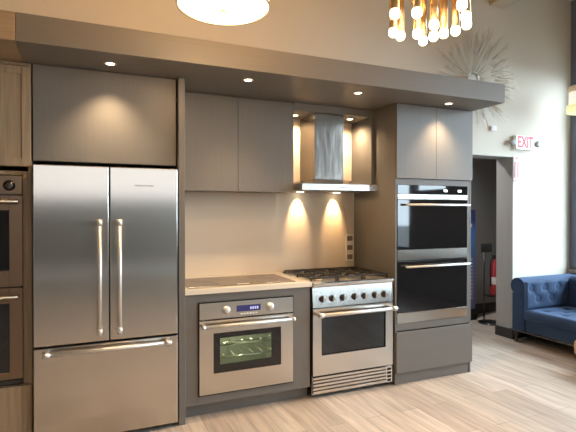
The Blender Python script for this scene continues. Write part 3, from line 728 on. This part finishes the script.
q = downlight(4.4, 4.85, 2.7495, 'added fill light, out of view, in the passage ceiling', group=None, e=90, ang=130, tgt=(0, 0, -1))  # unseen light, added to brighten the dark passage
for l in kids(q):
    if l.type == 'LIGHT': l.data.color = (.95, .97, 1.0)
# ------------------------------------------------------------------ sofa
SX, SY1, SY0 = 4.685, 4.085, 2.05
t = thing('chesterfield_sofa', 'blue velvet tufted chesterfield sofa under the window', 'sofa', (SX, SY0, 0)); LY = SY1 - SY0
def roll(y_in, y_out, zt, r, zb=.15):
    """arm cross-section (y,z): straight inner face, rolled top leaning outward"""
    s_ = 1 if y_out > y_in else -1; p_ = []; cyy = y_in + s_ * r
    for k_ in range(15):
        a_ = PI - k_ * (PI * 1.35) / 14; p_.append((cyy + s_ * math.cos(a_) * r, zt - r + math.sin(a_) * r))
    p_ += [(y_in + s_ * (abs(y_out - y_in) - .03), zt - r * 1.9), (y_in + s_ * (abs(y_out - y_in) - .03), zb), (y_in, zb)]
    return p_
AT = .195
for (yi, yo) in ((LY - AT, LY), (AT, 0)):
    b = MB().prism(roll(yi, yo, .765, .096), 0.0, .92, 'x', smooth=False); a_ = b.build('arm', 'velvet', t)
    s_ = 1 if yo > yi else -1; pits = [(.085, .155), (.315, .155), (.545, .155), (.20, .018), (.43, .018), (.20, .29), (.43, .29)]
    pits = [(.085, .245), (.315, .245), (.545, .245), (.20, .11), (.43, .11)]
    MB().pad((0.015, yi - s_ * .022, .405), (1, 0, 0), (0, 0, 1), (0, -s_, 0), .72, .325, .02, pits, puff=.01, depth=.034, pr=.062, nu=70, nv=34, edge=.03).build('tufted_panel', 'velvet', a_)
    bt = MB()
    for (u, v) in pits: MB().lathe([(0, .008), (.010, .005), (.013, 0), (0, -.002)], (.015 + u, yi + s_ * .012, .405 + v), (0, -s_, 0), 12).build('button', 'velvet_btn', a_)
    MB().tube([(-.004, yi + s_ * .02, .16), (-.004, yi + s_ * .02, .60)], .005, 6).lathe([(.074, 0), (.082, .004), (.088, 0)], (-.0005, yi + s_ * .096, .669), (-1, 0, 0), 24).build('piping', 'velvet_btn', a_)
pr_ = [(x + .0, z) for x, z in roll(.74, .97, .765, .105)]
b = MB(); bk = [(x, z) for x, z in pr_]
b.bm.free(); b = MB().prism(bk, AT + .002, LY - AT - .002, 'y'); bo = b.build('backrest', 'velvet', t)
n_ = int((LY - 2 * AT) / .23); pits = [(.10 + .23 * i, .245) for i in range(n_)] + [(.215 + .23 * i, .11) for i in range(n_ - 1)]
MB().pad((.718, AT + .02, .405), (0, 1, 0), (0, 0, 1), (-1, 0, 0), LY - 2 * AT - .04, .325, .02, pits, puff=.01, depth=.034, pr=.062, nu=90, nv=30, edge=.03).build('tufted_panel', 'velvet', bo)
for (u, v) in pits: MB().lathe([(0, .008), (.010, .005), (.013, 0), (0, -.002)], (.752, AT + .02 + u, .405 + v), (-1, 0, 0), 10).build('button', 'velvet_btn', bo)
MB().box(.012, .70, AT + .002, LY - AT - .002, .15, .285, .012, 2).build('seat_base', 'velvet', t)
n_ = int((LY - 2 * AT) / .23); pits = [(.14 + .23 * i, .18) for i in range(n_)] + [(.025 + .23 * i, .35) for i in range(1, n_)] + [(.14 + .23 * i, .52) for i in range(n_)]
so = MB().pad((0.0, LY - AT - .004, .405), (0, -1, 0), (1, 0, 0), (0, 0, 1), LY - 2 * AT - .008, .71, .118, pits, puff=.008, depth=.028, pr=.055, nu=90, nv=40, edge=.04).build('seat_cushion', 'velvet', t)
MB().box(-.006, .92, .0, LY, .132, .149, .004).build('base_rail', 'leg_wood', t)
for (x, y) in ((.04, LY - .05), (.04, .05), (.88, LY - .05), (.88, .05)):
    MB().lathe([(0, 0), (.020, 0), (.024, .02), (.014, .04), (.030, .09), (.034, .131), (0, .131)], (x, y, 0), n=18).build('leg', 'leg_wood', t)

# coffee table, only its corner in view
t = thing('coffee_table', 'low light wood table with a thick rounded top in front of the sofa', 'table', (4.62, 2.70, 0))
MB().box(-.305, .0, -.60, .345, .16, .31, .035, 4).build('table_top', 'table_wood', t)
t.location.x = 4.62
for (x, y) in ((-.25, .28), (-.06, .28), (-.25, -.53), (-.06, -.53)): MB().cyl((x, y, 0), (x, y, .161), .02, .025, n=14).build('leg', 'leg_wood', t)

# pendant at the right edge
t = thing('pendant_lamp', 'white pendant lamp with wooden top band and yellow lower band near the window', 'lamp', (5.325, 3.64, 2.695))
MB().lathe([(.14, .085), (.145, .085), (.145, .235), (.14, .235), (.14, .085)], n=40).build('shade', 'shade_white', t)
MB().lathe([(.15, .236), (.155, .236), (.155, .300), (.15, .300), (.02, .303), (.02, .236)], n=40).build('top_band', 'shade_wood', t)
MB().lathe([(.14, .0), (.172, .0), (.172, .084), (.14, .084), (.14, 0)], n=40).build('lower_band', 'shade_yellow', t)
MB().cyl((0, 0, .304), (0, 0, ZC - 2.695 - .001), .005, n=8).build('cord', 'rubber', t)
